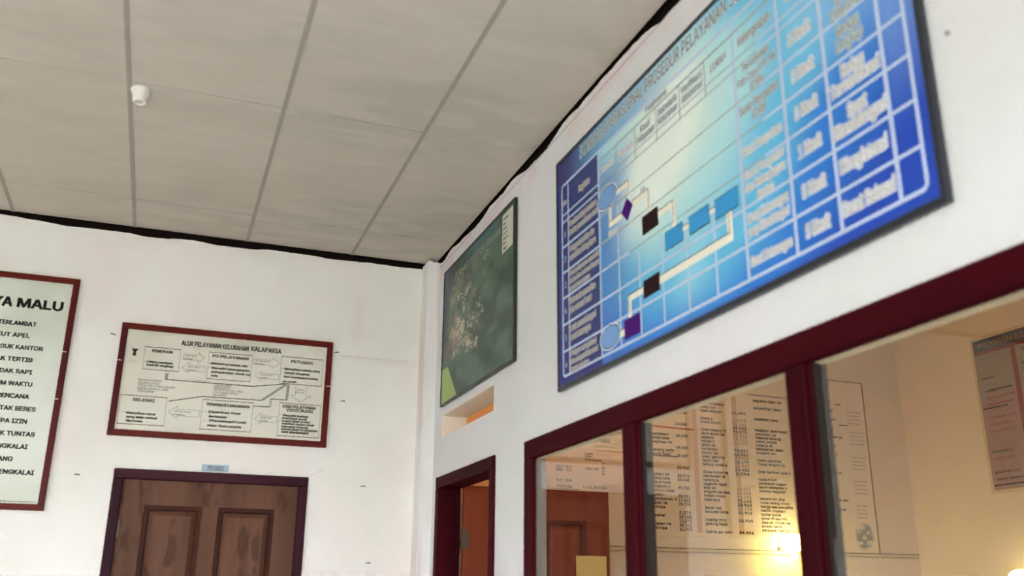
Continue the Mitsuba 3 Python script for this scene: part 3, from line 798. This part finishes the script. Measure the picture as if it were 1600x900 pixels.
at_ = (-0.262, 3.60, ZC)
put('base', lathe([(0, 0), (0.036, 0), (0.0365, -0.006), (0.034, -0.010), (0, -0.010)], at_), 'white_plastic', Ln, smooth=35)
put('collar', lathe([(0, -0.010), (0.032, -0.010), (0.033, -0.013), (0.032, -0.019), (0.030, -0.021), (0, -0.021)], at_), 'white_plastic', Ln, smooth=35)
put('cup', lathe([(0.014, -0.021), (0.029, -0.021), (0.0245, -0.056), (0.0225, -0.058), (0.019, -0.056), (0.019, -0.030), (0.014, -0.030)], at_), 'white_plastic', Ln, smooth=35)
put('contact', lathe([(0, -0.031), (0.0185, -0.031), (0.0185, -0.034), (0, -0.034)], at_), 'rust_metal', Ln)
tag(Ln, 'small white round lamp socket without a bulb on the beige ceiling', 'lamp socket')

# ------------------------------------------------------------------ in the office: charts, poster, lamps, papers
WORDS = 'belanja pegawai barang jasa modal dana kegiatan program rapat kantor surat desa jalan gedung bantuan sosial honor alat tulis listrik air telepon cetak makan minum perjalanan dinas pemeliharaan kendaraan peralatan pelatihan warga kebersihan taman'.split()


def words(r, n):
    s = ''
    while len(s) < n:
        s += (' ' if s else '') + r.choice(WORDS)
    return s[:n].strip()


def office_sheet(n, F, W, H, mat):
    put('sheet', F.bblock(0, W, 0, H, 0.0008, 0.004, 0.0008), mat, n)


def chart_lines(n, F, u, v0, v1, dv, length, r, h=0.0155, mats=('ink_warm',), numbers=False, gap=0.15):
    v = v0
    while v < v1:
        if r.random() > gap:
            L = length * r.uniform(0.45, 1.0)
            if numbers:
                s = '%d.%03d' % (r.randrange(1, 99), r.randrange(1000))
                L = length
            else:
                s = words(r, max(3, int(L / (h * 0.8))))
            both = [F.text(s, u, v + d, h, 0.0041, L, 'left', True, 0.0004) for d in (0, 0.0022)]
            put('lettering', trimesh.util.concatenate(both), r.choice(mats), n + '__sheet')
        v += dv


r = random.Random(11)
C1 = 'wall_chart'
F1 = Face((1.94, YB - 0.0005, 2.73), (1, 0, 0), (0, -1, 0))
office_sheet(C1, F1, 0.745, 0.585, 'chart_sheet_orange')
for s, u, v, wd, m in (('REKAPITULASI', .48, .285, .13, 'ink_warm'), ('JUMLAH', .53, .275, .08, 'ink_faint'), ('Laki', .44, .365, .05, 'ink_warm'), ('dan', .44, .380, .05, 'ink_warm'), ('Perempuan', .44, .400, .11, 'ink_warm'),
                       ('RW 01', .25, .450, .10, 'ink_warm'), ('RW 02', .25, .470, .10, 'ink_warm'), ('12', .55, .415, .02, 'ink_warm'), ('8', .55, .445, .02, 'ink_warm'), ('15', .55, .465, .02, 'ink_warm'), ('9', .55, .485, .02, 'ink_warm'),
                       ('JUMLAH JIWA', .44, .455, .09, 'ink_warm'), ('RT 03', .25, .530, .10, 'ink_warm'), ('TOTAL SELURUH', .42, .566, .16, 'ink_black'), ('TOTAL', .25, .566, .11, 'ink_warm')):
    put('lettering', F1.text(s, u, v, 0.013, 0.0041, wd, 'left', True), m, C1 + '__sheet')
put('drawn_line', F1.line([(.55, .21), (.70, .215)], 0.012, 0.0041, 0.0044), 'ink_red', C1 + '__sheet')
put('drawn_line', F1.line([(.02, .574), (.40, .574)], 0.004, 0.0041, 0.0044), 'ink_warm', C1 + '__sheet')
tag(C1, 'tan chart with an orange band pinned above the open door, behind the left pane', 'chart')

C2 = key('wall_chart')
F2 = Face((2.72, YB - 0.0005, 2.86), (1, 0, 0), (0, -1, 0))
office_sheet(C2, F2, 1.26, 0.955, 'chart_sheet')
for u in (0.43, 0.735):
    put('column_band', F2.block(u - 0.018, u + 0.018, 0.05, 0.93, 0.0041, 0.0043), 'chart_band', C2 + '__sheet')
chart_lines(C2, F2, 0.12, 0.34, 0.94, 0.025, 0.16, r, gap=0.3)
chart_lines(C2, F2, 0.29, 0.17, 0.94, 0.025, 0.085, r, numbers=True, gap=0.4)
chart_lines(C2, F2, 0.475, 0.12, 0.94, 0.0245, 0.19, r, gap=0.24)
chart_lines(C2, F2, 0.715, 0.12, 0.94, 0.0245, 0.105, r, numbers=True, mats=('ink_warm', 'ink_faint'), gap=0.35)
chart_lines(C2, F2, 0.885, 0.05, 0.92, 0.0245, 0.25, r, gap=0.26)
put('drawn_line', F2.line([(0.12, .288), (0.43, .294)], 0.010, 0.0044, 0.0047), 'ink_red', C2 + '__sheet')
put('drawn_line', F2.line([(0.07, .470), (0.30, .472)], 0.010, 0.0044, 0.0047), 'ink_violet', C2 + '__sheet')
put('drawn_line', F2.line([(0.85, .030), (1.15, .034)], 0.008, 0.0044, 0.0047), 'ink_violet', C2 + '__sheet')
tag(C2, 'wide tan chart covered with columns of small print, behind the middle pane', 'chart')

C3 = key('wall_chart')
F3 = Face((4.00, YB - 0.0005, 2.985), (1, 0, 0), (0, -1, 0))
office_sheet(C3, F3, 0.515, 1.160, 'chart_sheet_picture')
for a in ((0, 0.515, 0, 0.006), (0, 0.515, 1.152, 1.160), (0.505, 0.515, 0.006, 1.152), (0, 0.006, 0.006, 1.152)):
    put('border_line', F3.block(*a, 0.004, 0.0062), 'ink_faint', C3 + '__sheet')
for v, w_ in ((.22, .12), (.36, .13), (.53, .12), (.69, .11), (.85, .09)):
    for j in range(4):
        put('lettering', F3.text(words(r, 12), 0.36, v + 0.026 * j, 0.012, 0.0041, w_ * (1 - 0.12 * (j % 2)), 'left'), 'ink_faint', C3 + '__sheet')
chart_lines(C3, F3, 0.10, 0.10, 0.95, 0.06, 0.2, r, 0.014, gap=0.2)
put('drawn_line', F3.line([(0.26, .17), (.315, .17)], 0.006, 0.0041, 0.0044), 'ink_warm', C3 + '__sheet')
put('drawn_line', F3.line([(0.28, .31), (.36, .31)], 0.006, 0.0041, 0.0044), 'ink_warm', C3 + '__sheet')
tag(C3, 'narrow tan chart with a dark picture at its foot, beside the second mullion', 'chart')

C4 = 'wall_poster'
F4 = Face((XO - 0.0005, 4.502, 3.156), (0, -1, 0), (-1, 0, 0))
PW, PH = 0.78, 0.985
put('sheet', F4.block(0.012, PW - 0.012, 0.012, PH - 0.012, 0.001, 0.006), 'poster_sheet', C4)
for a in ((0, PW, 0, 0.016), (0, PW, PH - 0.022, PH), (0, 0.022, 0.016, PH - 0.022), (PW - 0.022, PW, 0.016, PH - 0.022)):
    put('edging', F4.bblock(*a, 0.001, 0.010, 0.002), 'cream_rail', C4)
put('title_band', F4.block(0.022, PW - 0.022, 0.018, 0.095, 0.006, 0.0066), 'sheet_slate', C4 + '__sheet')
put('drawn_line', F4.block(0.022, PW - 0.022, 0.097, 0.112, 0.006, 0.0066), 'ink_deepred', C4 + '__sheet')
put('drawn_line', F4.block(0.30, 0.335, 0.112, PH - 0.022, 0.006, 0.0066), 'ink_deepred', C4 + '__sheet')
for v, u1 in ((.345, .27), (.455, .22), (.93, .76)):
    put('drawn_line', F4.block(0.03 + (0.05 if v < .4 else 0), u1, v, v + 0.009, 0.006, 0.0066), 'ink_warm', C4 + '__sheet')
put('lettering', F4.text('PROGRAM KELURAHAN', 0.06, 0.072, 0.03, 0.0067, 0.62, 'left', True), 'ink_faint', C4 + '__sheet')
v = 0.15
while v < 0.92:
    for u0, wd in ((0.045, 0.22), (0.36, 0.34)):
        L = wd * r.uniform(0.4, 1.0)
        put('lettering', F4.text(words(r, int(L / 0.013)), u0 + r.uniform(0, 0.02), v, 0.016, 0.0061, L, 'left', True, 0.0004), r.choice(('ink_warm', 'ink_deepred', 'ink_faint')), C4 + '__sheet')
    v += 0.042
tag(C4, 'reddish brown poster with a slate title band on the far office wall, right edge', 'poster')

# papers fixed to the open door
n = 'door_notice'
F5 = Face((2.172, 4.868, 1.762), (1, 0, 0), (0, -1, 0))
put('sheet', F5.bblock(0, 0.183, 0, 0.11, 0, 0.004, 0.001), 'paper_yellow', n)
put('sheet', F5.bblock(0.004, 0.186, 0.114, 0.34, 0, 0.004, 0.001), 'paper_yellow', n)
for j in range(5):
    put('lettering', F5.text(words(r, 14), 0.03, 0.155 + 0.03 * j, 0.010, 0.004, 0.12), 'ink_faint', n + '__sheet_001')
tag(n, 'yellowish paper notice fixed to the open brown door', 'paper notice')

# glowing wall lamps
def wall_lamp(origin, out, right, label, power):
    n = key('wall_lamp')
    o, out, right = np.array(origin, float), np.array(out, float), np.array(right, float)
    up = np.array([0, 0, 1.0])
    pl = trimesh.creation.cylinder(0.035, 0.014, sections=24)
    put('wall_plate', place(pl, o + out * 0.007, right, up, out), 'white_plastic', n, smooth=35)
    put('arm', trimesh.creation.cylinder(0.008, segment=[o + out * 0.01, o + out * 0.075], sections=12), 'white_plastic', n)
    c = o + out * 0.11
    prof = [(0.0, 0.060), (0.03, 0.058), (0.056, 0.046), (0.076, 0.022), (0.083, -0.010), (0.080, -0.034), (0.068, -0.044), (0.0, -0.046)]
    sh = trimesh.creation.revolve(np.array(prof[::-1]), sections=32)
    k = put('globe', place(sh, c, (1, 0, 0), (0, 1, 0), (0, 0, 1)), 'white_plastic', n, smooth=40,
            emitter={'type': 'area', 'radiance': {'type': 'rgb', 'value': [9.0 * power, 7.0 * power, 2.4 * power]}})
    tip = trimesh.creation.cylinder(0.014, segment=[c - right * 0.085 - up * 0.03, c - right * 0.115 - up * 0.036], sections=14)
    put('finial', tip, 'white_plastic', n)
    put('bulb', place(trimesh.creation.icosphere(2, 0.022), c - up * 0.074, (1, 0, 0), (0, 1, 0), (0, 0, 1)), 'white_plastic', n,
        emitter={'type': 'area', 'radiance': {'type': 'rgb', 'value': [90.0 * power, 68.0 * power, 8.0 * power]}})
    tag(n, label, 'wall lamp', 'wall lamps in the office')


wall_lamp((3.755, YB, 1.876), (0, -1, 0), (1, 0, 0), 'glowing white wall lamp below the wide chart, behind the middle pane', 0.045)
wall_lamp((XO, 4.28, 1.662), (-1, 0, 0), (0, -1, 0), 'wall lamp just peeping into view below the reddish poster', 0.012)


n = 'added_bulb'  # unseen bulb, added to warm the office wall and the vent opening
o = (2.45, 4.25, ZC)
put('rose', lathe([(0, 0), (0.045, 0), (0.043, -0.012), (0.015, -0.022), (0, -0.022)], o), 'white_plastic', n, smooth=35)
put('cord', trimesh.creation.cylinder(0.003, segment=[(o[0], o[1], ZC - 0.02), (o[0], o[1], ZC - 0.30)], sections=8), 'cord_dark', n)
put('holder', lathe([(0, -0.295), (0.016, -0.295), (0.019, -0.335), (0.017, -0.350), (0, -0.350)], o), 'white_plastic', n, smooth=35)
put('bulb', lathe([(0, -0.470), (0.018, -0.466), (0.030, -0.450), (0.033, -0.430), (0.026, -0.400), (0.014, -0.375), (0.013, -0.350), (0, -0.350)], o), 'white_plastic', n, smooth=50,
    emitter={'type': 'area', 'radiance': {'type': 'rgb', 'value': [3.4, 2.15, 0.95]}})
tag(n, 'added unseen warm bulb on a cord from the office ceiling, brightening the upper wall', 'bulb')
